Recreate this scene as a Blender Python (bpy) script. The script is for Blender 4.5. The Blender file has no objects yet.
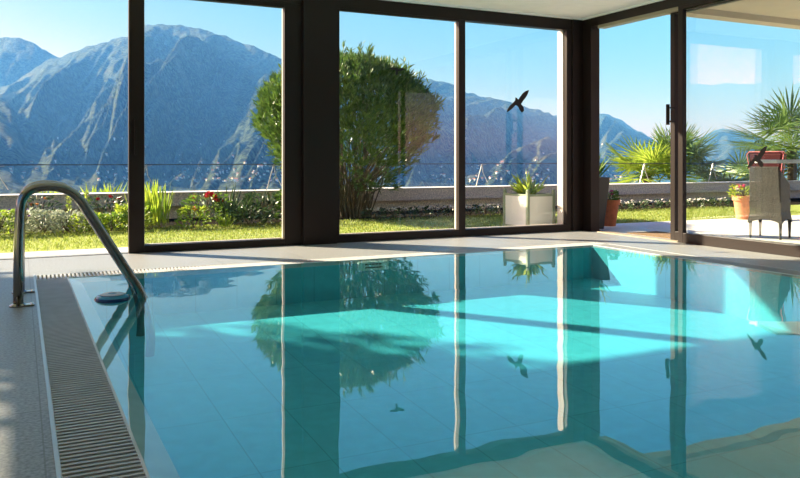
import bpy, bmesh, math, random
from mathutils import Vector, Matrix, noise, Quaternion

S = bpy.context.scene
COL = S.collection
PI = math.pi

# ------------------------------------------------------------------ camera
EYE = .95; FP = 770.0; CXP = 400.0; HOR = 160.0
YAW = math.atan(380 / 770)
FW = Vector((math.sin(YAW), math.cos(YAW), 0)); RT = Vector((math.cos(YAW), -math.sin(YAW), 0))
cam = bpy.data.cameras.new('camera'); camo = bpy.data.objects.new('camera', cam); COL.objects.link(camo)
camo.location = (0, 0, EYE); camo.rotation_euler = (PI / 2, 0, -YAW)
cam.sensor_width = 36; cam.lens = FP / 800 * 36; cam.shift_y = -(239 - HOR) / 800
cam.clip_end = 5000; cam.clip_start = .05
S.camera = camo

# ------------------------------------------------------------------ sky, sun, exposure
SUN_AZ = math.radians(-43.3); SUN_EL = math.radians(29.6)      # azimuth from +Y, positive to +X
w = bpy.data.worlds.new('world'); S.world = w; w.use_nodes = True
nt = w.node_tree; bg = nt.nodes['Background']
sky = nt.nodes.new('ShaderNodeTexSky'); sky.sky_type = 'NISHITA'; sky.sun_disc = False
sky.sun_elevation = SUN_EL + .12; sky.sun_rotation = SUN_AZ; sky.altitude = 300
sky.air_density = 1.0; sky.dust_density = .8; sky.ozone_density = 2.0
sx_ = nt.nodes.new('ShaderNodeSeparateColor'); cx_ = nt.nodes.new('ShaderNodeCombineColor'); nt.links.new(sky.outputs[0], sx_.inputs[0])
for ch_, ref_, pw_, gain_ in ((0, 4.8, 2.6, .305), (1, 6.2, 1.3, .302), (2, 4.9, .6, .30)):     # clearer, bluer air than the stock sky
    d_ = nt.nodes.new('ShaderNodeMath'); d_.operation = 'DIVIDE'; d_.inputs[1].default_value = ref_; nt.links.new(sx_.outputs[ch_], d_.inputs[0])
    p_ = nt.nodes.new('ShaderNodeMath'); p_.operation = 'POWER'; p_.inputs[1].default_value = pw_; nt.links.new(d_.outputs[0], p_.inputs[0])
    g_ = nt.nodes.new('ShaderNodeMath'); g_.operation = 'MULTIPLY'; g_.inputs[1].default_value = gain_; nt.links.new(p_.outputs[0], g_.inputs[0])
    nt.links.new(g_.outputs[0], cx_.inputs[ch_])
nt.links.new(cx_.outputs[0], bg.inputs[0]); bg.inputs[1].default_value = 1.0
sl = bpy.data.lights.new('sun', 'SUN'); sl.energy = 7.2; sl.angle = math.radians(.8); sl.color = (1, .96, .91)
so = bpy.data.objects.new('sun', sl); COL.objects.link(so)
sd = Vector((math.sin(SUN_AZ) * math.cos(SUN_EL), math.cos(SUN_AZ) * math.cos(SUN_EL), math.sin(SUN_EL)))
so.rotation_euler = sd.to_track_quat('Z', 'Y').to_euler(); so.location = (-6, 16, 9)
S.view_settings.view_transform = 'Standard'; S.view_settings.look = 'None'
S.view_settings.gamma = 1; S.view_settings.use_curve_mapping = False
S.view_settings.exposure = 1.5
S.cycles.max_bounces = 16; S.cycles.transparent_max_bounces = 24; S.cycles.diffuse_bounces = 9
S.cycles.glossy_bounces = 4; S.cycles.transmission_bounces = 10
S.cycles.sample_clamp_indirect = 12; S.cycles.use_denoising = True

# ------------------------------------------------------------------ materials
def nodes(name):
    m = bpy.data.materials.new(name); m.use_nodes = True
    n = m.node_tree; return m, n, n.nodes['Principled BSDF']

def mat(name, col, rough=.6, metal=0, var=0, vscale=8, bump=0, bscale=40, spec=.5, coords='Object', sub=0, trans=0, detail=4):
    m, n, p = nodes(name)
    p.inputs['Roughness'].default_value = rough; p.inputs['Metallic'].default_value = metal
    p.inputs['Specular IOR Level'].default_value = spec
    p.inputs['Base Color'].default_value = (*col, 1)
    tc = n.nodes.new('ShaderNodeTexCoord')
    if var:
        nz = n.nodes.new('ShaderNodeTexNoise'); nz.inputs['Scale'].default_value = vscale; nz.inputs['Detail'].default_value = detail
        n.links.new(tc.outputs[coords], nz.inputs['Vector'])
        r = n.nodes.new('ShaderNodeValToRGB')
        r.color_ramp.elements[0].position = .3; r.color_ramp.elements[1].position = .7
        r.color_ramp.elements[0].color = (*[max(0, c * (1 - var)) for c in col], 1)
        r.color_ramp.elements[1].color = (*[min(1, c * (1 + var)) for c in col], 1)
        n.links.new(nz.outputs[0], r.inputs[0]); n.links.new(r.outputs[0], p.inputs['Base Color'])
    if bump:
        b = n.nodes.new('ShaderNodeTexNoise'); b.inputs['Scale'].default_value = bscale; b.inputs['Detail'].default_value = 5
        n.links.new(tc.outputs[coords], b.inputs['Vector'])
        bm_ = n.nodes.new('ShaderNodeBump'); bm_.inputs['Strength'].default_value = bump; bm_.inputs['Distance'].default_value = .02
        n.links.new(b.outputs[0], bm_.inputs['Height']); n.links.new(bm_.outputs[0], p.inputs['Normal'])
    return m

def leafmat(name, col, col2, rough=.35, trans=.45):
    """leaf: principled + translucent, colour varied leaf patch to leaf patch"""
    m, n, p = nodes(name)
    tc = n.nodes.new('ShaderNodeTexCoord'); nz = n.nodes.new('ShaderNodeTexNoise')
    nz.inputs['Scale'].default_value = 9; n.links.new(tc.outputs['Object'], nz.inputs['Vector'])
    r = n.nodes.new('ShaderNodeValToRGB'); r.color_ramp.elements[0].position = .35; r.color_ramp.elements[1].position = .65
    r.color_ramp.elements[0].color = (*col, 1); r.color_ramp.elements[1].color = (*col2, 1)
    n.links.new(nz.outputs[0], r.inputs[0]); n.links.new(r.outputs[0], p.inputs['Base Color'])
    p.inputs['Roughness'].default_value = rough
    t = n.nodes.new('ShaderNodeBsdfTranslucent'); n.links.new(r.outputs[0], t.inputs[0])
    mx = n.nodes.new('ShaderNodeMixShader'); mx.inputs[0].default_value = trans
    n.links.new(p.outputs[0], mx.inputs[1]); n.links.new(t.outputs[0], mx.inputs[2])
    n.links.new(mx.outputs[0], n.nodes['Material Output'].inputs[0])
    return m

def tilemat(name, c1, c2, mortar, bw, bh, msize, rough=.4, bump=.15, off=(0, 0), noise_s=30, nvar=.25, coat=0):
    m, n, p = nodes(name)
    tc = n.nodes.new('ShaderNodeTexCoord'); mp = n.nodes.new('ShaderNodeMapping'); mp.inputs['Location'].default_value = (off[0], off[1], 0)
    n.links.new(tc.outputs['Object'], mp.inputs[0])
    br = n.nodes.new('ShaderNodeTexBrick'); br.offset = 0; br.squash = 1
    br.inputs['Scale'].default_value = 1; br.inputs['Brick Width'].default_value = bw; br.inputs['Row Height'].default_value = bh
    br.inputs['Mortar Size'].default_value = msize; br.inputs['Mortar Smooth'].default_value = .1
    br.inputs['Color1'].default_value = (*c1, 1); br.inputs['Color2'].default_value = (*c2, 1); br.inputs['Mortar'].default_value = (*mortar, 1)
    n.links.new(mp.outputs[0], br.inputs['Vector'])
    nz = n.nodes.new('ShaderNodeTexNoise'); nz.inputs['Scale'].default_value = noise_s; nz.inputs['Detail'].default_value = 6
    n.links.new(tc.outputs['Object'], nz.inputs['Vector'])
    mr = n.nodes.new('ShaderNodeMapRange'); mr.inputs[3].default_value = 1 - nvar; mr.inputs[4].default_value = 1 + nvar
    mr.inputs[1].default_value = .25; mr.inputs[2].default_value = .75
    n.links.new(nz.outputs[0], mr.inputs[0])
    mx = n.nodes.new('ShaderNodeVectorMath'); mx.operation = 'SCALE'
    n.links.new(br.outputs[0], mx.inputs[0]); n.links.new(mr.outputs[0], mx.inputs['Scale'])
    n.links.new(mx.outputs[0], p.inputs['Base Color'])
    p.inputs['Roughness'].default_value = rough
    b = n.nodes.new('ShaderNodeBump'); b.inputs['Strength'].default_value = bump; b.inputs['Distance'].default_value = .01
    n.links.new(nz.outputs[0], b.inputs['Height']); n.links.new(b.outputs[0], p.inputs['Normal'])
    return m

def glassmat(name, ior=.06, tint=(.97, .985, .98), pw=5):
    m = bpy.data.materials.new(name); m.use_nodes = True; n = m.node_tree
    n.nodes.remove(n.nodes['Principled BSDF'])
    ge = n.nodes.new('ShaderNodeNewGeometry'); dp = n.nodes.new('ShaderNodeVectorMath'); dp.operation = 'DOT_PRODUCT'
    n.links.new(ge.outputs['Normal'], dp.inputs[0]); n.links.new(ge.outputs['Incoming'], dp.inputs[1])
    def mth(op, a, b=None):
        q = n.nodes.new('ShaderNodeMath'); q.operation = op; q.use_clamp = False
        for k_, v_ in enumerate((a, b)):
            if v_ is None: continue
            if isinstance(v_, (int, float)): q.inputs[k_].default_value = v_
            else: n.links.new(v_, q.inputs[k_])
        return q.outputs[0]
    r0 = ior
    c5 = mth('POWER', mth('SUBTRACT', 1.0, mth('ABSOLUTE', dp.outputs['Value'])), pw)
    fres = mth('ADD', mth('MULTIPLY', c5, 1 - r0), r0)
    t = n.nodes.new('ShaderNodeBsdfTransparent'); t.inputs[0].default_value = (*tint, 1)
    g = n.nodes.new('ShaderNodeBsdfGlossy'); g.inputs['Roughness'].default_value = 0
    mx = n.nodes.new('ShaderNodeMixShader')
    n.links.new(fres, mx.inputs[0]); n.links.new(t.outputs[0], mx.inputs[1]); n.links.new(g.outputs[0], mx.inputs[2])
    n.links.new(mx.outputs[0], n.nodes['Material Output'].inputs[0])
    return m

def watermat():
    return glassmat('water', .07, (.78, .985, 1.0), 4)

M = {}
M['frame'] = mat('dark_bronze_metal', (.016, .009, .008), .42, spec=.3)
M['frame_out'] = mat('pale_anodised_metal', (.45, .40, .38), .45)
M['track'] = mat('beige_track_metal', (.33, .28, .2), .4)
M['steel'] = mat('brushed_steel', (.30, .29, .27), .14, metal=1)
M['chrome'] = mat('chrome', (.8, .8, .8), .08, metal=1)
M['strip'] = mat('steel_edge_strip', (.5, .5, .48), .35, metal=.6)
M['deck'] = tilemat('grey_stone_paving', (.235, .24, .25), (.265, .27, .28), (.16, .16, .16), .8, .8, .003, rough=.42, off=(-.07, -.02), noise_s=70, nvar=.5)
M['path'] = tilemat('pale_terrace_stone', (.62, .6, .57), (.66, .64, .6), (.35, .34, .32), .8, .8, .004, rough=.6, off=(0, 0), noise_s=60, nvar=.15)
M['grate'] = mat('gutter_grate_plastic', (.42, .42, .43), .45, var=.1)
M['pit'] = mat('gutter_channel', (.02, .02, .02), .8)
M['tile'] = tilemat('turquoise_pool_tile', (.08, .55, .66), (.09, .57, .68), (.04, .36, .44), .36, .72, .003, rough=.5, off=(.08, .1), noise_s=12, nvar=.1)
M['lip'] = mat('pool_lip_stone', (.6, .62, .66), .5, var=.08)
M['ceil'] = mat('ceiling_plaster', (.97, .93, .95), .8, var=.03)
M['corn'] = mat('white_cornice', (.95, .95, .93), .6)  # white raised to stand in for sun bounced onto the ceiling edge
M['wall'] = mat('interior_wall_plaster', (.62, .63, .65), .8, var=.03)
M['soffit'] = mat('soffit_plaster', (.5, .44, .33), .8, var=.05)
M['glass'] = glassmat('window_glass')
M['water'] = watermat()
M['grass'] = mat('lawn_grass', (.30, .36, .055), .8, var=.35, vscale=14, bump=.8, bscale=80)
M['blade'] = leafmat('grass_blade', (.21, .28, .04), (.34, .39, .08), .5, .4)
M['soil'] = mat('bed_soil', (.025, .022, .017), 1.0, spec=0, var=.4, vscale=12, bump=.6)
M['concrete'] = mat('pebbledash_concrete', (.72, .64, .48), .9, var=.4, vscale=40, bump=.6, bscale=70)
M['cap'] = mat('wall_cap_concrete', (.7, .68, .64), .7, var=.1)
M['cable'] = mat('railing_steel', (.12, .12, .13), .4, metal=.7)
M['terra'] = mat('terracotta', (.42, .13, .055), .8, var=.15, vscale=20)
M['terra2'] = mat('light_terracotta', (.62, .26, .14), .8, var=.15, vscale=20)
M['blackpot'] = mat('black_planter_plastic', (.012, .012, .014), .45)
M['white'] = mat('white_painted_panel', (.82, .82, .78), .5)
M['sage'] = mat('sage_green_timber', (.28, .34, .24), .6)
M['wicker'] = mat('grey_wicker', (.05, .046, .04), .6, var=.5, vscale=60, bump=1, bscale=90)
M['red'] = mat('red_cushion_fabric', (.075, .003, .008), .8)
M['piping'] = mat('pink_piping', (.7, .2, .22), .7)
M['coir'] = mat('coir_fibre', (.27, .17, .09), .95, var=.4, vscale=60, bump=1, bscale=120)
M['black'] = mat('black_vinyl', (.006, .006, .008), .5)
M['blue'] = mat('blue_float_shell', (.04, .3, .5), .18)
M['navy'] = mat('navy_float_band', (.0, .03, .12), .2)
M['tablew'] = mat('white_table_top', (.8, .8, .8), .4)
M['bark'] = mat('shrub_stems', (.11, .085, .05), .85, var=.3)
M['olea'] = leafmat('oleander_leaf', (.05, .12, .018), (.16, .26, .05), .32, .35)
M['lime'] = leafmat('lime_leaf', (.22, .36, .03), (.42, .5, .06), .4, .5)
M['green'] = leafmat('green_leaf', (.07, .17, .02), (.18, .28, .045), .4, .4)
M['dark'] = leafmat('dark_leaf', (.025, .055, .02), (.07, .12, .04), .35, .25)
M['silver'] = leafmat('silver_leaf', (.25, .3, .2), (.5, .54, .42), .5, .3)
M['palm'] = leafmat('palm_leaf', (.10, .2, .05), (.22, .32, .10), .35, .35)
M['palmy'] = leafmat('sunlit_palm_leaf', (.25, .38, .04), (.42, .5, .08), .4, .5)  # palm leaf with sunshine put into a brighter, yellower colour
M['rose'] = mat('red_petal', (.65, .01, .03), .6)
M['pink'] = mat('pink_petal', (.6, .06, .2), .6)
M['purple'] = mat('purple_petal', (.25, .1, .6), .6)
M['orange'] = mat('orange_petal', (.8, .3, .02), .6)
M['yellow'] = mat('yellow_petal', (.85, .7, .1), .6)
M['petalw'] = mat('white_petal', (.85, .8, .75), .6)
M['housew'] = mat('house_wall', (.85, .82, .76), .7)
M['roof'] = mat('house_roof', (.35, .14, .09), .8)
M['lake'] = mat('lake_water', (.10, .22, .30), .12)
M['panel'] = mat('jet_panel', (.9, .92, .9), .4)

def mountmat(name, forest, forest_lit, rock):
    m, n, p = nodes(name)
    tc = n.nodes.new('ShaderNodeTexCoord')
    a = n.nodes.new('ShaderNodeTexNoise'); a.inputs['Scale'].default_value = .3; a.inputs['Detail'].default_value = 8; a.inputs['Roughness'].default_value = .7
    b = n.nodes.new('ShaderNodeTexNoise'); b.inputs['Scale'].default_value = .012; b.inputs['Detail'].default_value = 8; b.inputs['Roughness'].default_value = .65
    n.links.new(tc.outputs['Object'], a.inputs['Vector']); n.links.new(tc.outputs['Object'], b.inputs['Vector'])
    r = n.nodes.new('ShaderNodeValToRGB'); r.color_ramp.elements[0].position = .45; r.color_ramp.elements[1].position = .58
    r.color_ramp.elements[0].color = (*forest, 1); r.color_ramp.elements[1].color = (*forest_lit, 1)  # lighter speckle paints sunlit treetops against near-black shaded gaps
    n.links.new(a.outputs[0], r.inputs[0])
    r2 = n.nodes.new('ShaderNodeValToRGB'); r2.color_ramp.elements[0].position = .52; r2.color_ramp.elements[1].position = .68
    n.links.new(b.outputs[0], r2.inputs[0])
    mx = n.nodes.new('ShaderNodeMix'); mx.data_type = 'RGBA'
    n.links.new(r2.outputs[0], mx.inputs[0]); n.links.new(r.outputs[0], mx.inputs[6]); mx.inputs[7].default_value = (*rock, 1)
    n.links.new(mx.outputs[2], p.inputs['Base Color']); p.inputs['Roughness'].default_value = .9
    p.inputs['Specular IOR Level'].default_value = .1
    bu = n.nodes.new('ShaderNodeBump'); bu.inputs['Strength'].default_value = 1; bu.inputs['Distance'].default_value = 9
    n.links.new(a.outputs[0], bu.inputs['Height']); n.links.new(bu.outputs[0], p.inputs['Normal'])
    return m
M['mount'] = mountmat('forested_slope', (.004, .018, .016), (.13, .19, .13), (.20, .20, .14))

# ------------------------------------------------------------------ mesh helpers
class MB:
    def __init__(s): s.v = []; s.f = []
    def add(s, vs, fs):
        b = len(s.v); s.v += [tuple(v) for v in vs]; s.f += [tuple(i + b for i in f) for f in fs]; return s
    def box(s, x0, x1, y0, y1, z0, z1):
        return s.add([(x0, y0, z0), (x1, y0, z0), (x1, y1, z0), (x0, y1, z0), (x0, y0, z1), (x1, y0, z1), (x1, y1, z1), (x0, y1, z1)],
                     [(0, 3, 2, 1), (4, 5, 6, 7), (0, 1, 5, 4), (1, 2, 6, 5), (2, 3, 7, 6), (3, 0, 4, 7)])
    def tube(s, pts, r, n=10, cap=True):
        pts = [Vector(p) for p in pts]; rs = r if isinstance(r, (list, tuple)) else [r] * len(pts)
        rings = []; up = None
        for i, p in enumerate(pts):
            t = (pts[min(i + 1, len(pts) - 1)] - pts[max(i - 1, 0)]).normalized()
            if up is None: up = Vector((0, 1, 0)) if abs(t.y) < .9 else Vector((1, 0, 0))
            a = (up - t * up.dot(t)).normalized(); up = a; b = t.cross(a)
            rings.append([p + (a * math.cos(2 * PI * k / n) + b * math.sin(2 * PI * k / n)) * rs[i] for k in range(n)])
        vs = [v for r_ in rings for v in r_]
        fs = [(i * n + k, i * n + (k + 1) % n, (i + 1) * n + (k + 1) % n, (i + 1) * n + k) for i in range(len(pts) - 1) for k in range(n)]
        if cap: fs += [tuple(range(n))[::-1], tuple((len(pts) - 1) * n + k for k in range(n))]
        return s.add(vs, fs)
    def lathe(s, prof, n=24, c=(0, 0, 0), close=True):
        vs = [(c[0] + r * math.cos(2 * PI * k / n), c[1] + r * math.sin(2 * PI * k / n), c[2] + z) for r, z in prof for k in range(n)]
        fs = [(i * n + k, i * n + (k + 1) % n, (i + 1) * n + (k + 1) % n, (i + 1) * n + k) for i in range(len(prof) - 1) for k in range(n)]
        if close: fs += [tuple(range(n))[::-1], tuple((len(prof) - 1) * n + k for k in range(n))]
        return s.add(vs, fs)
    def leaf(s, p, d, l, w_, nrm=None, droop=0., fold=.25, seg=2):
        """pointed leaf from p along d; folded on its midrib; droops with gravity"""
        d = Vector(d).normalized(); nrm = Vector(nrm) if nrm else Vector((random.gauss(0, 1), random.gauss(0, 1), random.gauss(0, 1) + .5))
        sd_ = d.cross(nrm)
        if sd_.length < 1e-4: sd_ = d.orthogonal()
        sd_.normalize(); up = sd_.cross(d)
        b = len(s.v); p = Vector(p); vs = [p]
        for i in range(1, seg + 1):
            t = i / (seg + 1); c = p + d * l * t + Vector((0, 0, -droop * l * t * t)); ww = w_ * math.sin(PI * (t * .85 + .1)) * .5
            vs += [c + sd_ * ww + up * fold * ww, c, c - sd_ * ww + up * fold * ww]
        vs.append(p + d * l + Vector((0, 0, -droop * l)))
        fs = [(0, 1, 2), (0, 2, 3)]
        for i in range(seg - 1):
            a = 1 + 3 * i; fs += [(a, a + 3, a + 4, a + 1), (a + 1, a + 4, a + 5, a + 2)]
        a = 1 + 3 * (seg - 1); e = len(vs) - 1; fs += [(a, e, a + 1), (a + 1, e, a + 2)]
        return s.add(vs, fs)
    def ball(s, c, r, n=8, m=5, sz=1.):
        prof = [(max(.001, math.sin(PI * i / m)) * r, -math.cos(PI * i / m) * r * sz) for i in range(m + 1)]
        return s.lathe(prof, n, c, False)
    def build(s, name, m, parent=None, loc=None, smooth=False, bevel=0, sub=0):
        me = bpy.data.meshes.new(name); me.from_pydata(s.v, [], s.f); me.update()
        bm = bmesh.new(); bm.from_mesh(me); bmesh.ops.recalc_face_normals(bm, faces=bm.faces) if (bevel or sub or smooth) else None
        bm.to_mesh(me); bm.free()
        o = bpy.data.objects.new(name, me); COL.objects.link(o)
        if isinstance(m, str): m = M[m]
        me.materials.append(m)
        if smooth:
            for p in me.polygons: p.use_smooth = True
        if bevel:
            b = o.modifiers.new('bevel', 'BEVEL'); b.width = bevel; b.segments = 2; b.limit_method = 'ANGLE'
        if sub:
            b = o.modifiers.new('subsurf', 'SUBSURF'); b.levels = sub; b.render_levels = sub
        if parent: o.parent = parent
        if loc: o.location = loc
        return o

def tag(o, label=None, cat=None, group=None, kind=None):
    if label: o['label'] = label
    if cat: o['category'] = cat
    if group: o['group'] = group
    if kind: o['kind'] = kind
    return o

def empty(name, loc=(0, 0, 0), rz=0, label=None, cat=None, group=None, kind=None):
    o = bpy.data.objects.new(name, None); COL.objects.link(o); o.location = loc; o.rotation_euler.z = rz
    o.empty_display_size = .1
    return tag(o, label, cat, group, kind)

def copy_tree(o, parent=None):
    c = o.copy(); COL.objects.link(c); c.parent = parent
    for ch in [x for x in COL.objects if x.parent == o]: copy_tree(ch, c)
    return c

def struct(mb, name, m, **k):
    return tag(mb.build(name, m, **k), kind='structure')

YA = 8.22; XB = 6.80          # window wall planes
WX0, WX1, WY0, WY1 = .35, 5.75, -1.2, 6.77   # water

# ------------------------------------------------------------------ floor, pool shell
G = .24
gx0, gx1, gy1 = WX0 - G, WX1 + G, WY1 + G
f = MB()
f.box(-3.2, gx0, -4, YA + .2, -.2, 0); f.box(gx0, gx1, gy1, YA + .2, -.2, 0)
f.box(gx1, XB + .2, -4, YA + .2, -.2, 0); f.box(gx0, gx1, -4, WY0, -.2, 0)
struct(f, 'floor', 'deck')
st = MB()
for a in ((gx0 - .012, gx0, WY0, gy1 + .01), ): st.box(a[0], a[1], a[2], a[3], -.01, .006)
struct(st, 'trim_1', 'strip')
pl = empty('pool_basin', (0, 0, 0), kind='structure')
DF, DN = -.36, -.72       # floor falls gently from the far wall to the near end
b = MB()
b.add([(WX0 + .1, WY0, -.045), (WX1 - .03, WY0, -.02), (WX1 - .03, WY1 - .03, -.02), (WX0 + .1, WY1 - .03, -.045),
       (WX0 + .1, WY0, DN), (WX1 - .03, WY0, DN), (WX1 - .03, WY1 - .03, DF), (WX0 + .1, WY1 - .03, DF)],
      [(4, 5, 6, 7), (0, 1, 5, 4), (1, 2, 6, 5), (2, 3, 7, 6), (3, 0, 4, 7)])
b.build('pool_lining', 'tile', pl)
l = MB()
l.add([(WX0, WY0, -.004), (WX0 + .1, WY0, -.045), (WX0 + .1, WY1 - .03, -.045), (WX0, WY1, -.004)], [(0, 1, 2, 3)])
l.add([(WX0, WY1, -.004), (WX0 + .1, WY1 - .03, -.045), (WX1 - .03, WY1 - .03, -.02), (WX1, WY1, -.004)], [(0, 1, 2, 3)])
l.add([(WX1, WY1, -.004), (WX1 - .03, WY1 - .03, -.02), (WX1 - .03, WY0, -.02), (WX1, WY0, -.004)], [(0, 1, 2, 3)])
l.build('pool_lip', 'lip', pl)
# water: gently rippled grid
wt = MB(); nx, ny = 220, 320
for j in range(ny + 1):
    for i in range(nx + 1):
        x = WX0 + (WX1 - WX0) * i / nx; y = WY0 + (WY1 - WY0) * j / ny
        h = noise.noise(Vector((x * 2.1, y * 2.1, .3))) * .0006 + noise.noise(Vector((x * 6, y * 6, 1.7))) * .00028
        wt.v.append((x, y, -.003 + h))
wt.f = [(j * (nx + 1) + i, j * (nx + 1) + i + 1, (j + 1) * (nx + 1) + i + 1, (j + 1) * (nx + 1) + i) for j in range(ny) for i in range(nx)]
wo = wt.build('pool_water', 'water', smooth=False); tag(wo, kind='structure')
for p in wo.data.polygons: p.use_smooth = True
# gutter grates
def grate(x0, x1, y0, y1, along, pitch, label):
    t = empty('gutter_grate', (0, 0, 0), 0, label, 'drain grate', )
    MB().box(x0, x1, y0, y1, -.2, -.05).build('channel', 'pit', t)
    g = MB()
    if along == 'y':
        n = int((y1 - y0) / pitch)
        for i in range(n): g.box(x0 + .004, x1 - .01, y0 + i * pitch, y0 + i * pitch + pitch * .46, -.02, -.001)
    else:
        n = int((x1 - x0) / pitch)
        for i in range(n): g.box(x0 + i * pitch, x0 + i * pitch + pitch * .5, y0 + .01, y1 - .004, -.02, -.001)
    g.build('bars', 'grate', t)
    r = MB()
    if along == 'y': r.box(x1 - .01, x1, y0, y1, -.04, .0); r.box(x0, x0 + .004, y0, y1, -.04, 0)
    else: r.box(x0, x1, y0, y0 + .01, -.04, 0); r.box(x0, x1, y1 - .004, y1, -.04, 0)
    r.build('rim', 'lip', t)
    return t
grate(gx0, WX0, WY0, WY1, 'y', .034, 'slatted overflow grate running along the left edge of the pool')
grate(gx0, gx1, WY1, gy1, 'x', .031, 'narrow slatted overflow grate along the far edge of the pool')
grate(WX1, gx1, WY0, WY1, 'y', .034, 'slatted overflow grate along the right edge of the pool')

# ------------------------------------------------------------------ room shell
struct(MB().box(-3.2, XB + .12, -4, YA + .16, 2.85, 3.12), 'ceiling', 'ceil')
c = MB(); c.box(-3.2, XB - .03, YA - .03, YA, 2.83, 2.85); c.box(XB - .03, XB, -4, YA, 2.83, 2.85)
struct(c, 'trim_2', 'corn')
wl = MB(); wl.box(-3.2, -3.0, -4, YA + .16, 0, .1); wl.box(-3.2, -3.0, -4, YA + .16, 2.6, 2.85)
wl.box(-3.2, -3.0, -4, 1.5, .1, 2.6)
for y_ in (1.5, 4.7, YA - .2): wl.box(-3.2, -3.0, y_, y_ + .3, .1, 2.6)  # openings between these piers, out of view, added to let in more skylight
struct(wl, 'wall_left', 'wall')
wl = MB(); wl.box(-3.0, XB, -4.2, -4, 0, 2.85)
struct(wl, 'wall_back', 'wall')
struct(MB().box(-16, 16, -16, -4, -.2, -.01), 'rear_paving', 'path')
struct(MB().box(-16, -3.2, -4, YA + .2, -.3, -.03), 'side_lawn', 'grass')
h = MB(); h.box(-3.0, XB + .14, YA, YA + .14, 2.69, 2.85); struct(h, 'trim_3', 'frame')
h = MB(); h.box(XB, XB + .14, -4, YA, 2.72, 2.85); struct(h, 'trim_4', 'frame')
h = MB(); h.box(XB + .005, XB + .12, 4.0, YA - .3, 2.68, 2.72); struct(h, 'trim_5', 'track')
struct(MB().box(2.83, 3.23, YA - .06, YA + .22, 0, 2.83), 'column', 'frame', bevel=.004)
cp = MB(); cp.box(6.62, XB + .02, YA - .02, YA + .16, 0, 2.83); cp.box(XB - .005, XB + .14, 8.04, YA + .16, 0, 2.83)
struct(cp, 'corner_post', 'frame', bevel=.004)
struct(MB().box(XB, XB + .16, 6.55, 7.93, -.02, .012), 'trim_6', 'track')
struct(MB().box(-3, .99, YA + .02, YA + .12, -.02, .006), 'trim_7', 'deck')

def pane_window(name, x0, x1, y, sl, sr, bot=.085, top=2.655, out=.03, ztop=2.66, handle=None, kind='structure'):
    t = empty(name, (x0, y, 0), kind=kind)
    W = x1 - x0; d = .07
    fr = MB(); fr.box(0, sl, 0, d, 0, ztop); fr.box(W - sr, W, 0, d, 0, ztop)
    fr.box(sl, W - sr, 0, d, 0, bot); 
    if top < ztop: fr.box(sl, W - sr, 0, d, top, ztop)
    fo = fr.build('window_frame', 'frame', t, bevel=.003)
    o = MB(); e = .012
    o.box(sl - .02, sl + e, d + .001, d + .07, bot, top); o.box(W - sr - e * (out > .05), W - sr + .02, d + .001, d + out, bot, top)
    o.box(sl + e, W - sr - e, d + .001, d + .06, bot - .02, bot + .006)
    o.build('outer_cladding', 'frame_out', fo)
    g = MB(); yy = d * .5
    g.add([(sl, yy, bot), (W - sr, yy, bot), (W - sr, yy, top), (sl, yy, top)], [(0, 1, 2, 3)])
    g.build('window_pane', 'glass', t)
    return t
d1 = pane_window('door_1', .99, 2.826, YA, .15, .196, .075, 2.64, ztop=2.69)
hb = MB(); hb.box(.05, .075, -.03, 0, 1.0, 1.36); hb.build('door_handle', 'frame', d1, bevel=.004)
MB().box(.115, .15, .072, .1, .08, .15).build('latch', 'frame_out', d1)
window2 = pane_window('window_1', 3.23, 4.90, YA, .055, .03, .088, 2.668, ztop=2.69, out=.04)
window3 = pane_window('window_2', 4.88, 6.62, YA + .002, .085, .08, .088, 2.685, ztop=2.69, out=.12)

# right wall: open door stile and fixed pane (built along Y)
def side_window(name, y0, y1, sl, sr, bot, ztop=2.72, xo=0):
    t = empty(name, (XB + xo, y0, 0), kind='structure')
    W = y1 - y0; d = .06
    fr = MB(); fr.box(0, d, 0, sl, 0, ztop); fr.box(0, d, W - sr, W, 0, ztop); fr.box(0, d, sl, W - sr, 0, bot); fr.box(0, d, sl, W - sr, ztop - .04, ztop)
    fr.build('window_frame', 'frame', t, bevel=.003)
    MB().add([(d / 2, sl, bot), (d / 2, W - sr, bot), (d / 2, W - sr, ztop - .04), (d / 2, sl, ztop - .04)], [(0, 1, 2, 3)]).build('window_pane', 'glass', t)
    return t
side_window('window_3', 2.4, 6.54, .1, .07, .115, xo=.0)
d2 = side_window('door_2', 2.6, 6.73, .1, .07, .115, ztop=2.70, xo=.075)
hb = MB(); hb.tube([(-.1, 4.07, 1.36), (-.1, 4.07, 1.6)], .022, 10); hb.box(-.09, 0, 4.06, 4.08, 1.39, 1.41); hb.box(-.09, 0, 4.06, 4.08, 1.55, 1.57)
hb.build('door_handle', 'frame', d2, bevel=.003)
struct(MB().box(XB, XB + .12, -4, 2.4, 0, 2.72), 'wall_right', 'wall')

# ------------------------------------------------------------------ outside ground
t = MB(); t.box(-9, XB + .16, YA + .2, 8.93, -.2, -.01); t.box(XB + .2, 16, -4, 8.97, -.2, -.01)
t.box(XB + .16, XB + .2, 6.0, 8.95, -.2, -.012)
struct(t, 'terrace_paving', 'path')
struct(MB().box(-12, 24, 8.97, 11.15, -.3, -.02), 'lawn_ground', 'grass')
struct(MB().box(-12, 24, 11.15, 13.1, -.3, -.02), 'planting_bed', 'soil')
random.seed(4)
gr = MB()
for i in range(26000):
    y = 9.0 + 2.4 * random.random(); x = random.uniform(-.6, 13)
    if x > 12 and y < 9.2: continue
    a = random.uniform(0, 2 * PI)
    gr.leaf((x, y, -.02), (math.cos(a) * .5, math.sin(a) * .5, 1), random.uniform(.025, .05), .010, seg=1)
tag(gr.build('lawn_grass', 'blade'), 'short bright green lawn between the terrace paving and the flower bed', 'grass', kind='stuff')
gw = empty('garden_wall', (0, 0, 0), label='long low concrete wall with a pale cap beyond the lawn', cat='wall')
MB().box(-12, 26, 13.0, 13.45, .19, .405).build('wall_beam', 'concrete', gw)
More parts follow.
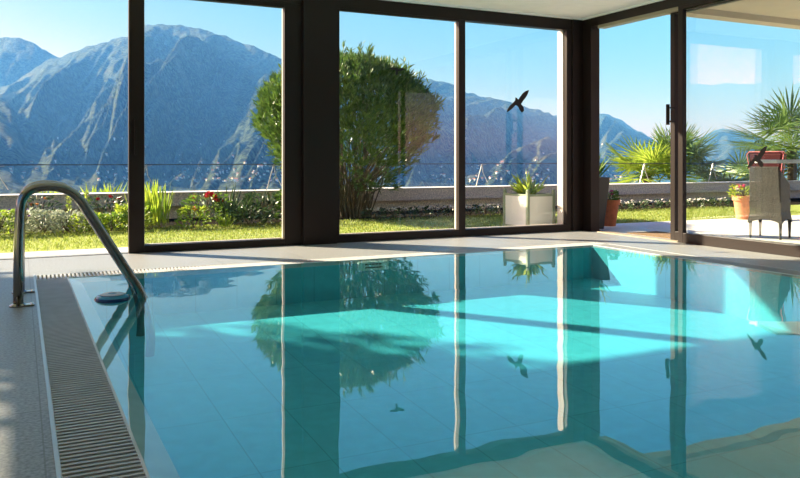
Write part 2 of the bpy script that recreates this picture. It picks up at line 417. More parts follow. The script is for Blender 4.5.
MB().box(-12, 26, 13.12, 13.4, -.05, .19).build('wall_base', 'concrete', gw)
MB().box(-12, 26, 12.98, 13.47, .405, .42).build('wall_cap', 'cap', gw)
ra = empty('cable_railing', (0, 0, 0), label='thin horizontal steel cable railing above the low garden wall', cat='railing')
MB().tube([(-12, 13.1, .875), (26, 13.1, .875)], .009, 6).build('top_cable', 'cable', ra)
for i in range(-2, 9):
    x = -.3 + 2.15 * i
    p = MB(); p.tube([(x, 13.1, .88), (x - .13, 13.12, .42)], .010, 6); p.tube([(x, 13.1, .88), (x + .02, 13.1, .7), (x + .14, 13.12, .5)], .008, 6)
    p.tube([(x - .09, 13.1, .84), (x + .09, 13.1, .86)], .008, 6)
    p.build('railing_post', 'strip', ra)

# terrace roof
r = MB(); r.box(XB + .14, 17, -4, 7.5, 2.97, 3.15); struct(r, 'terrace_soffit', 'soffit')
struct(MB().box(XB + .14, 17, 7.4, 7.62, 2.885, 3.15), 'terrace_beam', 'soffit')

# ------------------------------------------------------------------ lake and mountains
struct(MB().box(-900, 1500, 60, 1600, -15, -14), 'lake', 'lake')
def azel(px, py):
    return (px - CXP) / FP, (HOR - py) / FP
def interp(pts, x):
    if x <= pts[0][0]: return pts[0][1]
    for a, b_ in zip(pts, pts[1:]):
        if x <= b_[0]:
            t_ = (x - a[0]) / (b_[0] - a[0]); t_ = t_ * t_ * (3 - 2 * t_) * .5 + t_ * .5
            return a[1] + (b_[1] - a[1]) * t_
    return pts[-1][1]
def mountain(name, label, ridge, d0, d1, nu, nv, amp, shear, freq, seed, mname='mount', rough=1.0, pw=1.0, turn=0):
    """terrain whose crest, at depth d1, follows the ridge list; front slope falls to the lake at depth d0"""
    pts = [azel(*p) for p in ridge]; u0, u1 = pts[0][0], pts[-1][0]
    m = MB(); base = -16
    q_ = Matrix.Rotation(turn, 3, 'Z'); fw_ = q_ @ FW; rt_ = q_ @ RT
    back = 6
    for j in range(nv + back + 1):
        tt = j / nv
        for i in range(nu + 1):
            u = u0 + (u1 - u0) * i / nu
            D = d0 + (d1 - d0) * tt
            zr = EYE + interp(pts, u) * d1
            q = min(tt, 1)
            prof = q ** pw
            z = base + (zr - base) * prof
            if tt > 1: z = zr - (tt - 1) * (d1 - d0) * 1.2
            c_ = u * freq + shear * (1 - q)
            n1 = 1 - 2 * abs(noise.noise(Vector((c_, q * 1.1, seed))))
            n2 = 1 - 2 * abs(noise.noise(Vector((c_ * 2.6, q * 2.6, seed + 7))))
            env = math.sin(PI * min(1, q * 1.02)) ** .8 if q < 1 else 0
            n3 = 1 - 2 * abs(noise.noise(Vector((c_ * 6.2, q * 5, seed + 17))))
            z += ((n1 - .5) * amp + (n2 - .5) * amp * .45 + (n3 - .5) * amp * .3) * env * (zr - base)
            nn = noise.fractal(Vector((u * 90, tt * 26, seed)), 1, 2.1, 5)
            z += nn * 2.2 * rough * (.4 + .6 * q)
            P = fw_ * D + rt_ * (u * D)
            m.v.append((P.x, P.y, z))
    W = nu + 1
    m.f = [(j * W + i, j * W + i + 1, (j + 1) * W + i + 1, (j + 1) * W + i) for j in range(nv + back) for i in range(nu)]
    o = m.build(name, mname)
    for p in o.data.polygons: p.use_smooth = True
    return tag(o, label, 'mountain')
mountain('mountain', 'tall forested mountain whose long crest runs down behind the big bush to the right',
         [(-420, 150), (-160, 110), (-60, 98), (0, 88), (57, 57), (90, 46), (128, 36), (144, 25), (150, 24), (182, 25), (200, 29), (225, 36), (250, 45), (285, 59), (330, 70),
          (380, 74), (435, 80), (455, 85), (465, 92), (500, 100), (540, 110), (563, 120), (600, 150), (660, 182), (700, 200)],
         325, 900, 620, 250, .25, 2.1, 13, 3.3, pw=1.3)
mountain('mountain', 'rounded mountain at the far left behind the crest of the tallest one',
         [(-520, 100), (-250, 60), (-80, 40), (-30, 40), (0, 38), (15, 37), (30, 41), (45, 50), (57, 57), (90, 80), (150, 120), (220, 170)],
         930, 1250, 170, 60, .22, 1.0, 12, 8.1)
mountain('mountain', 'distant bluish mountain seen through the open right doorway',
         [(430, 150), (500, 130), (560, 116), (603, 113), (616, 118), (640, 132), (655, 141), (690, 146), (720, 158), (780, 190)],
         620, 1200, 170, 90, .32, 1.2, 15, 5.2)
mountain('mountain', 'small pale peak behind the palms at the right',
         [(560, 185), (640, 160), (690, 142), (722, 128), (748, 134), (790, 150), (860, 140), (960, 160)],
         700, 1400, 150, 70, .28, 1.0, 12, 2.9)
mountain('mountain', 'low dark spur entering from the left below the tallest mountain',
         [(-600, 40), (-200, 70), (-60, 84), (0, 99), (12, 108), (25, 133), (45, 150), (90, 163), (160, 172), (240, 180)],
         315, 620, 150, 70, .16, -.6, 10, 9.4, pw=.8)
mountain('mountain', 'hillside beyond the left edge of the view, mirrored in the right-hand glass',
         [(-330, 150), (-100, 92), (120, 84), (330, 96), (500, 88), (700, 80), (900, 70), (1100, 60)],
         500, 900, 120, 50, .25, 1.2, 10, 4.4, turn=math.radians(80))
# mountain haze: a thin layer of blue scattering air over the lake
hz = bpy.data.materials.new('mountain_haze'); hz.use_nodes = True; hn = hz.node_tree; hn.nodes.remove(hn.nodes['Principled BSDF'])
vs_ = hn.nodes.new('ShaderNodeVolumeScatter'); vs_.inputs['Color'].default_value = (.09, .32, .95, 1); vs_.inputs['Density'].default_value = .0010
hn.links.new(vs_.outputs[0], hn.nodes['Material Output'].inputs['Volume'])
tag(MB().box(-1200, 1900, 120, 1050, -13.9, 330).build('lake_haze', hz), 'thin blue haze hanging over the lake in front of the mountains', 'haze', kind='stuff')

# houses on the far shore
random.seed(11)
def ground_probe():
    from mathutils.bvhtree import BVHTree
    out = []
    for o in COL.objects:
        if o.name.startswith('mountain'): out.append(BVHTree.FromPolygons([v.co for v in o.data.vertices], [p.vertices for p in o.data.polygons]))
    return out
trees = ground_probe()
def shore_point(px, py):
    d = (FW + RT * ((px - CXP) / FP) + Vector((0, 0, 1)) * ((HOR - py) / FP)).normalized(); best = None
    for t_ in trees:
        hit = t_.ray_cast(Vector((0, 0, EYE)), d)
        if hit[0] and (best is None or hit[3] < best[1]): best = (hit[0], hit[3])
    return best[0] if best else None
hp = None; placed = 0
for k in range(900):
    if placed >= 230: break
    px = random.choice([random.gauss(230, 40), random.uniform(0, 285), random.uniform(400, 563), random.uniform(597, 640)])
    py = 182 - abs(random.gauss(0, 9)) if k % 5 else random.uniform(135, 182)
    if py < 125: continue
    P = shore_point(px, py)
    if P is None: continue
    if hp is None:
        hp = empty('house', label='tiny pale house on the wooded shore below the mountains', cat='house', group='houses on the far shore')
        MB().box(-1.2, 1.2, -1, 1, -1.5, 1.3).build('house_wall', 'housew', hp)
        MB().add([(-1.4, -1.2, 1.3), (1.4, -1.2, 1.3), (1.4, 1.2, 1.3), (-1.4, 1.2, 1.3), (-1.4, 0, 2.0), (1.4, 0, 2.0)],
                 [(0, 1, 5, 4), (2, 3, 4, 5), (1, 2, 5), (3, 0, 4), (0, 3, 2, 1)]).build('roof', 'roof', hp)
        o = hp
    else: o = copy_tree(hp)
    reg = 0 if px < 130 else 1 if px < 290 else 2 if px < 580 else 3
    o['label'] = ['tiny pale house on the far shore, seen through the open left doorway', 'tiny pale house on the far shore, seen through the sliding glass door',
                  'tiny pale house on the far shore, seen through the two middle panes', 'tiny pale house on the far shore, seen through the open right doorway'][reg]
    o['group'] = ['far houses in the left doorway', 'far houses behind the sliding glass door', 'far houses behind the middle panes', 'far houses in the right doorway'][reg]
    s_ = random.uniform(.3, .62); o.location = P; o.scale = (s_, s_, s_); o.rotation_euler.z = random.uniform(0, PI); placed += 1

# ------------------------------------------------------------------ plants
def cone_dir(spread, up=1.0):
    a = random.uniform(0, 2 * PI); r_ = spread * math.sqrt(random.random())
    return Vector((math.cos(a) * r_, math.sin(a) * r_, up)).normalized()

def big_bush():
    random.seed(21)
    t = empty('oleander_bush', (4.92, 11.92, 0), label='huge rounded green bush behind the dark column on the lawn', cat='bush')
    st = MB(); lf = MB()
    tips = []
    def crown(z):     # radius of the crown at height z
        if z < .2: return .5
        return 1.44 * math.sqrt(max(0, 1 - ((z - 1.55) / 1.16) ** 2)) ** .85 if z > 1.3 else .45 + (1.38 - .45) * ((z - .2) / 1.1) ** .9
    for i in range(300):
        a = random.uniform(0, 2 * PI); z = random.uniform(1.0, 2.7) if i % 4 else random.uniform(.5, 1.2)
        R_ = crown(min(z, 2.88)) * random.uniform(.55, .97)
        z *= .93; e = Vector((math.cos(a) * R_ * .93, math.sin(a) * R_ * .8, z)); s0 = Vector((math.cos(a) * .4 * random.random(), math.sin(a) * .35 * random.random(), 0))
        mid = s0.lerp(e, .5) + Vector((-math.cos(a) * .12, -math.sin(a) * .12, .1))
        if i % 2 == 0: st.tube([s0, mid, e], [.014, .009, .004], 5, False)
        tips.append(e)
    for k in range(4600):
        # whorl of narrow leaves at a shoot tip near the crown surface
        a = random.uniform(0, 2 * PI); z = .45 + 2.25 * random.random() ** .75; R_ = crown(min(z, 2.69)) * (1 - .42 * random.random() ** 1.7)
        lump = 1 + .17 * noise.noise(Vector((math.cos(a) * 2.6, math.sin(a) * 2.6, z * 2.6))) + .07 * random.random()
        if z < 1.25 and random.random() < .62 - .3 * (z > .9): continue
        p = Vector((math.cos(a) * R_ * lump, math.sin(a) * R_ * .85 * lump, z))
        ax = (Vector((p.x, p.y, (z - 1.1) * .9)).normalized() + Vector((0, 0, .9))).normalized()
        for q in range(random.randint(5, 8)):
            d = (ax + Vector((random.gauss(0, .5), random.gauss(0, .5), random.gauss(0, .4)))).normalized()
            lf.leaf(p - ax * random.uniform(0, .09), d, random.uniform(.10, .19), .024, seg=1)
    for k in range(230):      # long shoots standing out of the crown
        a = random.uniform(0, 2 * PI); z = random.uniform(1.3, 2.68); R_ = crown(min(z, 2.69)) * random.uniform(.8, .98)
        p = Vector((math.cos(a) * R_, math.sin(a) * R_ * .85, z)); ax = (Vector((p.x, p.y, (z - 1.1) * .9)).normalized() + Vector((0, 0, .8))).normalized()
        L_ = random.uniform(.12, .3)
        for q in range(13):
            lf.leaf(p + ax * L_ * q / 13, (ax + Vector((random.gauss(0, .4), random.gauss(0, .4), random.gauss(0, .3)))).normalized(), random.uniform(.1, .16), .022, seg=1)
    st.build('stems', 'bark', t); lf.build('foliage', 'olea', t)
    t.scale = (1.0, 1.02, .975)
    return t
big_bush()

def clump(name, loc, label, cat, r=.25, h=.35, n=260, m='green', ll=.08, lw=.03, flowers=0, fm='rose', fr=.03, group=None, up=.6, fz=.9):
    if 11.4 < loc[1] < 12.7: loc = (loc[0] * .95, loc[1] * .95, loc[2])
    t = empty(name, loc, label=label, cat=cat, group=group)
    lf = MB(); s_ = MB()
    for k in range(7):
        a = random.uniform(0, 2 * PI); q = random.uniform(.3, .8)
        s_.tube([(0, 0, 0), (math.cos(a) * r * q * .5, math.sin(a) * r * q * .5, h * .5), (math.cos(a) * r * q, math.sin(a) * r * q, h * .85)], .005, 4, False)
    for k in range(n):
        a = random.uniform(0, 2 * PI); z = h * random.random() ** .7; q = r * (.35 + .65 * math.sqrt(random.random())) * math.sqrt(max(.05, 1 - (z / h - .35) ** 2))
        p = Vector((math.cos(a) * q, math.sin(a) * q, z))
        d = Vector((math.cos(a), math.sin(a), up + random.gauss(0, .5)))
        lf.leaf(p, d, ll * random.uniform(.7, 1.3), lw, seg=1, droop=.15)
    s_.build('stems', 'bark', t); lf.build('foliage', m, t)
    for k in range(flowers):
        a = random.uniform(0, 2 * PI); q = r * random.uniform(.2, .9)
        fl = MB(); c_ = Vector((math.cos(a) * q, math.sin(a) * q, h * random.uniform(fz * .8, fz * 1.15)))
        for w_ in range(8):
            dd = Vector((math.cos(w_ * .785), math.sin(w_ * .785), .5 if w_ % 2 else 1.4))
            fl.leaf(c_, dd, fr * 1.3, fr * 1.1, seg=1)
        fl.ball(c_ + Vector((0, 0, fr * .3)), fr * .5, 6, 4)
        fl.build('flower', fm, t)
    return t

def blades(name, loc, label, cat, n=40, h=.5, spread=.35, w_=.022, m='lime', droop=.3, base=.1, group=None):
    if 11.4 < loc[1] < 12.7: loc = (loc[0] * .95, loc[1] * .95, loc[2])
    lf = MB()
    for k in range(n):
        a = random.uniform(0, 2 * PI); q = base * math.sqrt(random.random())
        d = cone_dir(spread)
        lf.leaf((math.cos(a) * q, math.sin(a) * q, 0), d, h * random.uniform(.65, 1.1), w_, seg=4, droop=droop * random.random(), nrm=(math.cos(a), math.sin(a), .1))
    o = lf.build(name, m); o.location = loc
    return tag(o, label, cat, group)

random.seed(5)
# left part of the bed, through the open doorway
x = -.55; i = 0
hedge = [('lime', .28, 'bright green leafy shrub at the left end of the flower bed'), ('lime', .3, 'yellow-green shrub behind the foot of the steel handrail'),
         ('silver', .3, 'pale speckled shrub with purple flowers seen through the handrail loop'), ('silver', .27, 'pale flecked shrub right of the purple flowers'),
         ('silver', .25, 'low pale shrub in the middle of the doorway view'), ('lime', .22, 'low yellow-green shrub under the orange flower stalks'),
         ('green', .22, 'dark green low shrub beside the red-flowered one'), ('lime', .32, 'spreading lime-green shrub just left of the glass door edge')]
for m_, h_, lb in hedge:
    clump('shrub', (x + .0, 11.55 + random.uniform(-.1, .15), 0), lb, 'shrub', r=.24, h=h_, n=420, m=m_, ll=.075, lw=.024,
          flowers=7 if 'purple flowers seen' in lb else 0, fm='purple', fr=.022)
    x += .285
clump('flowering_plant', (1.15, 12.3, 0), 'dark-leaved plant with red blooms beside the glass door edge', 'plant', r=.3, h=.42, n=260, m='dark', flowers=4, fm='rose', fr=.035)
clump('flowering_plant', (.25, 12.4, 0), 'plant with orange blooms under the handrail arch', 'plant', r=.25, h=.42, n=200, m='dark', flowers=4, fm='orange', fr=.028)
for k, (xx, zz) in enumerate(((.62, .5), (.86, .48))):
    t = empty('yellow_flower_stalk', (xx, 12.2, 0), label='tall stalk of small yellow flowers, ' + ('left' if k == 0 else 'right') + ' of the two in the bed', cat='flower')
    MB().tube([(0, 0, 0), (.02, 0, zz)], .005, 5).build('stalk', 'bark', t)
    fl = MB()
    for q in range(60): fl.leaf((.02, 0, zz * random.uniform(.35, 1)), cone_dir(1.2, .4), .06, .02, seg=1)
    fl.build('blossom', 'lime', t)
# spiky tops behind the wall
for k, (xx, hh, lb) in enumerate(((.4, .42, 'spiky pale green plant beyond the wall above the handrail arch'), (.75, .3, 'thin spiky plant rising just behind the wall'), (1.05, .4, 'yellow-green fern top behind the wall, left of the glass door edge'),
                       (1.32, .45, 'brightest lime-green fern top behind the wall beside the door edge'))):
    blades('fern', (xx * 1.03, 13.95, .1), lb, 'fern', 34, hh + .12, .6, .028, 'lime', .3, .12)
# iris clump seen through the glass door
blades('iris_clump', (1.76, 12.0, 0), 'clump of tall upright lime-green sword leaves behind the glass door, left side', 'plant', 80, .68, .3, .036, 'lime', .08, .26)
clump('rose_bush', (2.55, 11.9, 0), 'rose bush with large red blooms near the middle of the glass door', 'bush', r=.34, h=.44, n=330, m='green', flowers=7, fm='rose', fr=.055)
clump('flowering_plant', (2.3, 11.55, 0), 'small plant with orange and yellow blooms under the rose bush', 'plant', r=.2, h=.28, n=220, m='lime', flowers=5, fm='orange', fr=.03)
blades('spiky_plant', (2.98, 12.0, 0), 'dark green spiky plant with arching strap leaves right of the roses', 'plant', 110, .62, .8, .026, 'dark', .45, .15)
clump('shrub', (3.15, 11.6, 0), 'low dark shrub in front of the arching strap-leaf plant', 'shrub', r=.3, h=.26, n=300, m='dark', ll=.09)
blades('spiky_plant', (2.75, 11.45, 0), 'short yellow-green grassy tuft at the edge of the lawn', 'plant', 50, .24, .9, .018, 'lime', .3, .08)
clump('shrub', (3.55, 12.1, 0), 'shrub with glossy pale upper leaves against the garden wall', 'shrub', r=.33, h=.42, n=380, m='dark', ll=.1, lw=.045)
clump('shrub', (3.95, 11.8, 0), 'bright leafed shrub at the right edge of the glass door', 'shrub', r=.27, h=.5, n=300, m='green', ll=.09, lw=.04, flowers=2, fm='rose', fr=.05, fz=1.15)
# ground-cover row with white flecks
xs = [5.6, 5.9, 6.2, 6.5, 6.85, 7.2, 7.55, 7.9, 8.25, 8.6, 8.95]
for k, xx in enumerate(xs):
    clump('groundcover_plant', (xx * .92, 11.36, 0), 'low dark plant flecked with white blossom, behind the middle panes', 'plant',
          r=.2, h=.16, n=90, m='dark', ll=.06, lw=.03, flowers=7, fm='petalw', fr=.024, group='white-flecked plants behind the middle panes')
for k in range(9):
    clump('groundcover_plant', (10.0 + .37 * k, 11.36, 0), 'low dark plant flecked with pale blossom, beyond the open right doorway', 'plant',
          r=.22, h=.15, n=90, m='dark', ll=.06, lw=.03, flowers=7, fm='petalw', fr=.026, group='white-flecked plants beyond the right doorway')

def garden_tree():
    random.seed(77)
    t = empty('garden_tree', (-5.65, 10.2, 0), label='leafy garden tree left of the view whose shade dapples the near deck', cat='tree')
    tr = MB(); tr.tube([(0, 0, -.05), (.1, 0, 1.2), (0, .1, 2.3)], [.16, .13, .1], 10)
    lf = MB()
    for k in range(48):
        a = k * 2.39996; rr_ = 2.2 * math.sqrt((k + .5) / 48); e = Vector((math.cos(a) * rr_, math.sin(a) * rr_, 4.1 + 1.5 * (((k * .618034) % 1) * 2 - 1)))
        tr.tube([(0, .1, 2.1), (e.x * .5, e.y * .5, e.z * .6 + .9), e], [.07, .04, .015], 6, False)
        for q in range(480):
            p = e + Vector((random.uniform(-.75, .75), random.uniform(-.75, .75), random.uniform(-.6, .6)))
            if (p - e).length < .85: lf.leaf(p, (random.gauss(0, 1), random.gauss(0, 1), random.gauss(-.2, .5)), .2, .12, seg=1)
    tr.build('trunk', 'bark', t); lf.build('foliage', 'green', t)
garden_tree()

# fan palms
def fan_frond(m_, az, el, L=.75, R_=.55, n=22, seed=0):
    mb = MB(); d = Vector((math.cos(az) * math.cos(el), math.sin(az) * math.cos(el), math.sin(el)))
    p0 = Vector((0, 0, 0)); tip = d * L + Vector((0, 0, -.12 * L * math.cos(el)))
    stalk = MB().tube([p0, d * L * .5, tip], [.014, .01, .007], 5, False)
    side = d.cross(Vector((0, 0, 1))); side.normalize(); nrm = side.cross(d).normalized()
    for k in range(n):
        a = math.radians(-118 + 236 * k / (n - 1))
        dd = (d * math.cos(a) + side * math.sin(a) + nrm * (.1 - .25 * abs(math.sin(a)) * random.random())).normalized()
        mb.leaf(tip, dd, R_ * (1 - .22 * abs(a) / 2.1) * random.uniform(.9, 1.08), .042, nrm=nrm, seg=3, droop=random.uniform(.02, .2), fold=.6)
    return mb, stalk
def palm(loc, label, trunk, nf, R_, m_, L=.6, seed=1, el=(-15, 80)):
    random.seed(seed)
    t = empty('fan_palm', loc, label=label, cat='palm')
    if trunk > 0: MB().tube([(0, 0, -1.5), (.02, 0, trunk)], [.13, .11], 10).build('trunk', 'bark', t)
    for k in range(nf):
        az = 2 * PI * k * .381966 + random.uniform(-.2, .2); e = math.radians(random.uniform(*el))
        fm_, sm_ = fan_frond(m_, az, e, L * random.uniform(.8, 1.1), R_ * random.uniform(.85, 1.1))
        f_ = fm_.build('frond', m_, t); sm_.build('stalk', 'lime', f_)
        f_.location = (0, 0, trunk)
    return t
palm((14.0, 14.5, -.3), 'yellow-green fan palm beyond the wall in the open right doorway', .85, 26, .78, 'palmy', .65, 3, (-30, 55))
palm((14.85, 14.3, -.35), 'dark-topped fan palm rising just behind the slim right-hand door post', 1.1, 26, .8, 'palm', .6, 4, (-10, 75))
palm((16.6, 14.2, -.5), 'pale spreading low fan palm behind the right window pane', .75, 26, .95, 'palm', .8, 5, (-10, 50))
palm((18.6, 13.9, -.3), 'tallest fan palm, above the red-cushioned chair at the right', 1.55, 40, 1.05, 'palm', .85, 6, (-35, 80))

# ------------------------------------------------------------------ pots and planters
def pot(name, loc, r, h, m_, label):
    t = empty(name, loc, label=label, cat='pot')
    k = r
    MB().lathe([(.001, 0), (k * .66, 0), (k * .92, h * .8), (k * 1.04, h * .8), (k * 1.06, h), (k * .93, h), (k * .9, h * .86), (.001, h * .86)], 28, close=False).build('body', m_, t, smooth=False)
    MB().lathe([(.001, h * .87), (k * .9, h * .87), (.001, h * .9)], 20, close=False).build('soil', 'soil', t)
    return t
random.seed(9)
pot('flower_pot', (7.71, 8.75, -.01), .165, .38, 'terra', 'dark terracotta flower pot standing just outside the open right doorway')
clump('geranium', (7.71, 8.75, .33), 'small geranium with pink flowers in the dark terracotta pot', 'plant', r=.15, h=.16, n=170, m='green', ll=.05, lw=.04, flowers=12, fm='pink', fr=.022)
pot('flower_pot', (10.53, 8.74, -.01), .165, .38, 'terra2', 'light orange terracotta pot beside the wicker chair')
pf = clump('flowering_plant', (10.53, 8.74, .33), 'mixed pink, white and yellow flowers in the light terracotta pot', 'plant', r=.22, h=.2, n=220, m='lime', ll=.05, lw=.035, flowers=10, fm='pink', fr=.028)
for k in range(9):
    a = random.uniform(0, 6.28); fl = MB(); c_ = Vector((math.cos(a) * .15, math.sin(a) * .15, random.uniform(.14, .22)))
    for w_ in range(8): fl.leaf(c_, (math.cos(w_ * .785), math.sin(w_ * .785), .7), .036, .03, seg=1)
    fl.build('flower', 'petalw' if k % 2 else 'yellow', pf)
# tall black planter
t = empty('black_planter', (7.19, 8.5, -.01), label='tall black tapered planter half hidden behind the corner post', cat='planter')
def frus(r0, r1, h, z=0):
    m_ = MB(); m_.add([(-r0, -r0, z), (r0, -r0, z), (r0, r0, z), (-r0, r0, z), (-r1, -r1, z + h), (r1, -r1, z + h), (r1, r1, z + h), (-r1, r1, z + h),
                       (-r1 + .02, -r1 + .02, z + h), (r1 - .02, -r1 + .02, z + h), (r1 - .02, r1 - .02, z + h), (-r1 + .02, r1 - .02, z + h),
                       (-r1 + .02, -r1 + .02, z + h - .06), (r1 - .02, -r1 + .02, z + h - .06), (r1 - .02, r1 - .02, z + h - .06), (-r1 + .02, r1 - .02, z + h - .06)],
                      [(0, 3, 2, 1), (0, 1, 5, 4), (1, 2, 6, 5), (2, 3, 7, 6), (3, 0, 4, 7), (4, 5, 9, 8), (5, 6, 10, 9), (6, 7, 11, 10), (7, 4, 8, 11),
                       (8, 9, 13, 12), (9, 10, 14, 13), (10, 11, 15, 14), (11, 8, 12, 15)])
    return m_
frus(.12, .18, .72).build('body', 'blackpot', t, bevel=.003)
MB().box(-.16, .16, -.16, .16, .64, .665).build('soil', 'soil', t)
random.seed(14)
blades('yucca', (7.22, 8.5, .65), 'spiky yucca leaves rising out of the tall black planter', 'plant', 40, .45, .9, .03, 'green', .1, .04)
# white versailles planter
t = empty('planter_box', (6.41, 8.9, -.01), 0, label='square white planter box with sage-green corner posts just outside the glass', cat='planter')
for sx in (-1, 1):
    for sy in (-1, 1):
        p = MB(); p.box(sx * .215 - .02, sx * .215 + .02, sy * .275 - .02, sy * .275 + .02, 0, .52); p.ball((sx * .215, sy * .275, .535), .024)
        p.build('corner_post', 'sage', t)
for sx, sy in ((0, 1), (0, -1), (1, 0), (-1, 0)):
    p = MB(); q = MB()
    if sy:
        y0, y1 = sorted((sy * .262, sy * .284)); p.box(-.193, .193, y0, y1, .05, .46); q.box(-.193, .193, y0, y1, .46, .49); q.box(-.193, .193, y0, y1, .02, .05)
    else:
        x0, x1 = sorted((sx * .202, sx * .224)); p.box(x0, x1, -.253, .253, .05, .46); q.box(x0, x1, -.253, .253, .46, .49); q.box(x0, x1, -.253, .253, .02, .05)
    p.build('panel', 'white', t, bevel=.002); q.build('rail', 'sage', t)
MB().box(-.2, .2, -.26, .26, .4, .43).build('soil', 'soil', t)
blades('agave', (6.41, 8.9, .42), 'pale green spiky agave growing in the white planter box', 'plant', 60, .42, 1.3, .034, 'lime', .25, .05)

# ------------------------------------------------------------------ wicker chair, table, doormat
ch = empty('wicker_chair', (8.3, 6.5, -.01), math.radians(112), label='dark grey wicker armchair on the terrace behind the right pane', cat='chair')
ch.scale = (.88, .85, 1)
def skirt(z0, z1, w0, w1, d0, d1, arch, n=12):
    """four-sided flared wicker shell with an arched lower edge"""
    m_ = MB()
    def ring(w_, d_, z, ar):
        out = []
        cs = [(-w_, -d_), (w_, -d_), (w_, d_), (-w_, d_)]
        for s_ in range(4):
            a, b_ = cs[s_], cs[(s_ + 1) % 4]
            for k in range(n):
                t_ = k / n; out.append((a[0] + (b_[0] - a[0]) * t_, a[1] + (b_[1] - a[1]) * t_, z + ar * math.sin(PI * t_)))
        return out
    r = [ring(w0, d0, z0, arch), ring((w0 + w1) / 2 - .015, (d0 + d1) / 2 - .015, (z0 + z1) / 2, 0), ring(w1, d1, z1, 0)]
    N = 4 * n
    m_.add([v for q in r for v in q], [(i * N + k, i * N + (k + 1) % N, (i + 1) * N + (k + 1) % N, (i + 1) * N + k) for i in range(2) for k in range(N)])
    return m_
sk = skirt(.19, .46, .225, .21, .26, .235, .05)
sk.build('seat_base', 'wicker', ch)
MB().box(-.205, .205, -.23, .23, .42, .46).build('seat', 'wicker', ch, bevel=.01)
bk = MB(); bk.add([(-.205, .19, .44), (.205, .19, .44), (.195, .25, .88), (-.195, .25, .88), (-.205, .235, .44), (.205, .235, .44), (.195, .29, .88), (-.195, .29, .88)],
                  [(0, 1, 2, 3), (7, 6, 5, 4), (0, 3, 7, 4), (1, 5, 6, 2), (3, 2, 6, 7), (0, 4, 5, 1)])
bk.build('backrest', 'wicker', ch, bevel=.015)
for sx in (-1, 1):
    am = MB(); x0, x1 = sorted((sx * .165, sx * .205)); am.add([(x0, -.23, .44), (x1, -.23, .44), (x1, .24, .44), (x0, .24, .44), (x0, -.22, .66), (x1, -.22, .66), (x1, .25, .84), (x0, .25, .84)],
                                       [(0, 3, 2, 1), (4, 5, 6, 7), (0, 1, 5, 4), (1, 2, 6, 5), (2, 3, 7, 6), (3, 0, 4, 7)])
    am.build('armrest', 'wicker', ch, bevel=.012)
    for sy in (-1, 1):
        MB().tube([(sx * .195, sy * .225, .0), (sx * .195, sy * .225, .24)], [.014, .026], 8).build('leg', 'wicker', ch)
cu = empty('chair_cushion', (8.3, 6.5, -.01), math.radians(112), label='dark red padded cushion with pink piping in the wicker chair', cat='cushion')
cu.scale = (.84, .85, 1)
cm = MB(); cm.add([(-.155, .08, .52), (.155, .08, .52), (.155, .18, .52), (-.155, .18, .52), (-.25, .12, 1.06), (.25, .12, 1.06), (.25, .235, 1.06), (-.25, .235, 1.06)],
                  [(0, 3, 2, 1), (4, 5, 6, 7), (0, 1, 5, 4), (1, 2, 6, 5), (2, 3, 7, 6), (3, 0, 4, 7)])
bp = cm.build('back_pad', 'red', cu, bevel=.035)
MB().box(-.155, .155, -.22, .12, .462, .53).build('seat_pad', 'red', cu, bevel=.025)
for yy, z1 in ((.12, 0), (.235, 0)):
    MB().tube([(-.165, yy - .04, .56), (-.25, yy, 1.03), (-.22, yy, 1.06), (.22, yy, 1.06), (.25, yy, 1.03), (.165, yy - .04, .56)], .007, 6).build('piping', 'piping', bp)

tbp = FW * 8.6 + RT * 4.66
tb = empty('bar_table', (tbp.x, tbp.y, -.01), -YAW, label='white table with a thin edge-on top at the right edge of the frame', cat='table')
MB().box(-.58, .5, -.26, .26, .925, .965).build('table_top', 'tablew', tb, bevel=.004)
MB().tube([(.1, -.05, .02), (.1, -.05, .93)], .03, 12).build('leg', 'strip', tb)
MB().lathe([(.25, 0), (.25, .015), (.03, .03)], 24, (.1, -.05, 0)).build('base', 'strip', tb)

tag(MB().box(-.26, .26, -.42, .42, 0, .022).build('doormat', 'coir', loc=(7.28, 7.2, -.01)), 'orange-brown coir doormat just outside the open right doorway', 'doormat')

# ------------------------------------------------------------------ pool handrails
def arc_path(pts, rad=.18, n=8):
    """polyline with rounded corners"""
    P = [Vector(p) for p in pts]; out = [P[0]]
    for i in range(1, len(P) - 1):
        a = (P[i - 1] - P[i]); b_ = (P[i + 1] - P[i]); r_ = min(rad, a.length * .48, b_.length * .48)
        p0 = P[i] + a.normalized() * r_; p2 = P[i] + b_.normalized() * r_
        for k in range(n + 1):
            t_ = k / n; out.append(p0 * (1 - t_) ** 2 + P[i] * 2 * t_ * (1 - t_) + p2 * t_ ** 2)
    out.append(P[-1]); return out
def handrail(y, dx, label):
    t = empty('pool_handrail', (dx, y, 0), label=label, cat='handrail')
    MB().tube(arc_path([(0, 0, 0), (.0, 0, .42), (.02, 0, .775), (.32, 0, .775), (.80, 0, -.03), (.84, 0, -.35), (.70, 0, -.9)], .26, 10), .031, 16).build('rail', 'steel', t, smooth=True)
    MB().lathe([(.055, 0), (.055, .008), (.035, .02)], 20).build('base_flange', 'steel', t, smooth=False)
    bp_ = MB().box(-.02, .095, -.035, .035, 0, .012).build('base_plate', 'steel', t, bevel=.003)
    for yy in (-.02, .02): MB().lathe([(.007, 0), (.007, .004), (.004, .006)], 10, (.08, yy, .012)).build('screw', 'chrome', bp_)
    return t
handrail(5.58, -.01, 'polished steel pool handrail, the nearer of the pair at the left pool edge')
handrail(6.14, .0, 'polished steel pool handrail, the farther one of the pair at the left pool edge')
fl = empty('pool_float', (.57, 5.62, -.003), math.radians(-15), label='small blue and white oval float on the water beside the handrail', cat='float')
o = MB().lathe([(.001, -.03), (.08, -.025), (.112, .0), (.105, .02), (.06, .034), (.001, .037)], 28, close=False).build('shell', 'blue', fl, smooth=True)
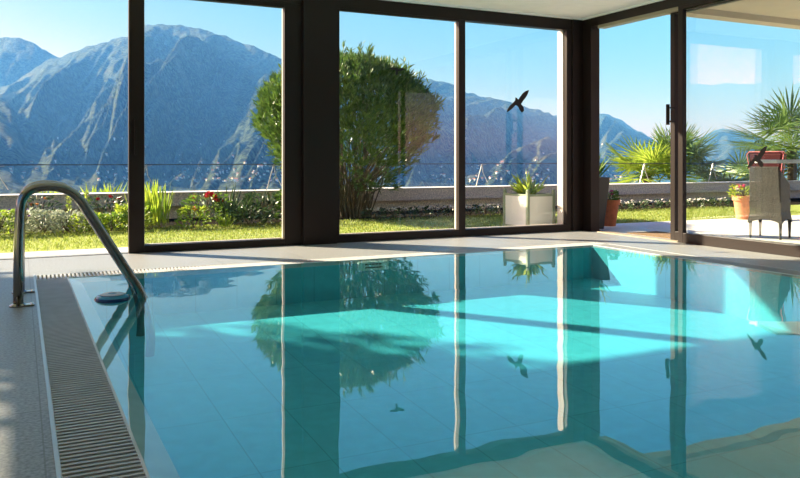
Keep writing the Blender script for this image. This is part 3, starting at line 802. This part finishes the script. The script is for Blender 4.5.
MB().lathe([(.112, -.012), (.119, 0), (.112, .012)], 28, close=False).build('rim', 'navy', fl, smooth=True)
MB().lathe([(.03, .033), (.085, .031), (.07, .036), (.03, .038)], 28, close=False).build('top_ring', 'lip', fl, smooth=True)

# counter-current unit on the far pool wall
cj = empty('swim_jet', (3.03, WY1 - .035, -.05), label='pale jet panel between two steel grab handles on the far pool wall', cat='pool jet')
jp = MB().box(-.16, .16, -.03, 0, -.055, .03).build('panel', 'panel', cj, bevel=.008)
lg = MB()
for k in range(5): lg.box(-.09 + k * .036, -.065 + k * .036, -.034, -.028, .0, .012)
lg.box(-.09, .09, -.034, -.028, -.03, -.02); lg.build('nozzle_slots', 'pit', jp)
for sx in (-1, 1):
    MB().tube(arc_path([(sx * .25, 0, -.07), (sx * .25, -.05, -.07), (sx * .25, -.05, .035), (sx * .25, 0, .035)], .02, 5), .009, 8).build('grab_handle', 'chrome', cj, smooth=True)

# ------------------------------------------------------------------ bird decals on the glass
bird_a = [(-.5, -.42), (-.38, -.36), (-.22, -.24), (-.1, -.12), (.02, -.16), (.1, -.3), (.2, -.38), (.3, -.3), (.27, -.16), (.16, -.06), (.24, .06), (.36, .2), (.46, .36), (.5, .5), (.36, .46), (.22, .36),
          (.1, .22), (.02, .1), (-.04, .16), (-.12, .18), (-.12, .06), (-.22, -.04), (-.36, -.16), (-.46, -.3)]
def bird(name, M4, size, label):
    m_ = MB(); n = len(bird_a)
    vs = [M4 @ Vector((x * size, 0, z * size)) for x, z in bird_a] + [M4 @ Vector((x * size, .0012, z * size)) for x, z in bird_a]
    m_.add(vs, [tuple(range(n)), tuple(range(n, 2 * n))[::-1]] + [(i, i + n, (i + 1) % n + n, (i + 1) % n) for i in range(n)])
    return tag(m_.build(name, 'black'), label, 'window sticker')
gy = YA + .035
bird('bird_decal', Matrix.Translation((5.77, gy - .004, 1.697)) @ Matrix.Rotation(math.radians(2), 4, 'Y'), .34, 'black bird-shaped sticker on the glass against the open sky')
bird('bird_decal', Matrix.Translation((4.03, gy - .006, 2.03)) @ Matrix.Rotation(math.radians(40), 4, 'Y'), .16, 'black bird-shaped sticker on the glass in front of the big bush')
bird('bird_decal', Matrix.Translation((XB + .026, 5.50, .965)) @ Matrix.Rotation(-PI / 2, 4, 'Z') @ Matrix.Rotation(math.radians(-2), 4, 'Y'), .25, 'black bird-shaped sticker on the right pane in front of the red cushion')
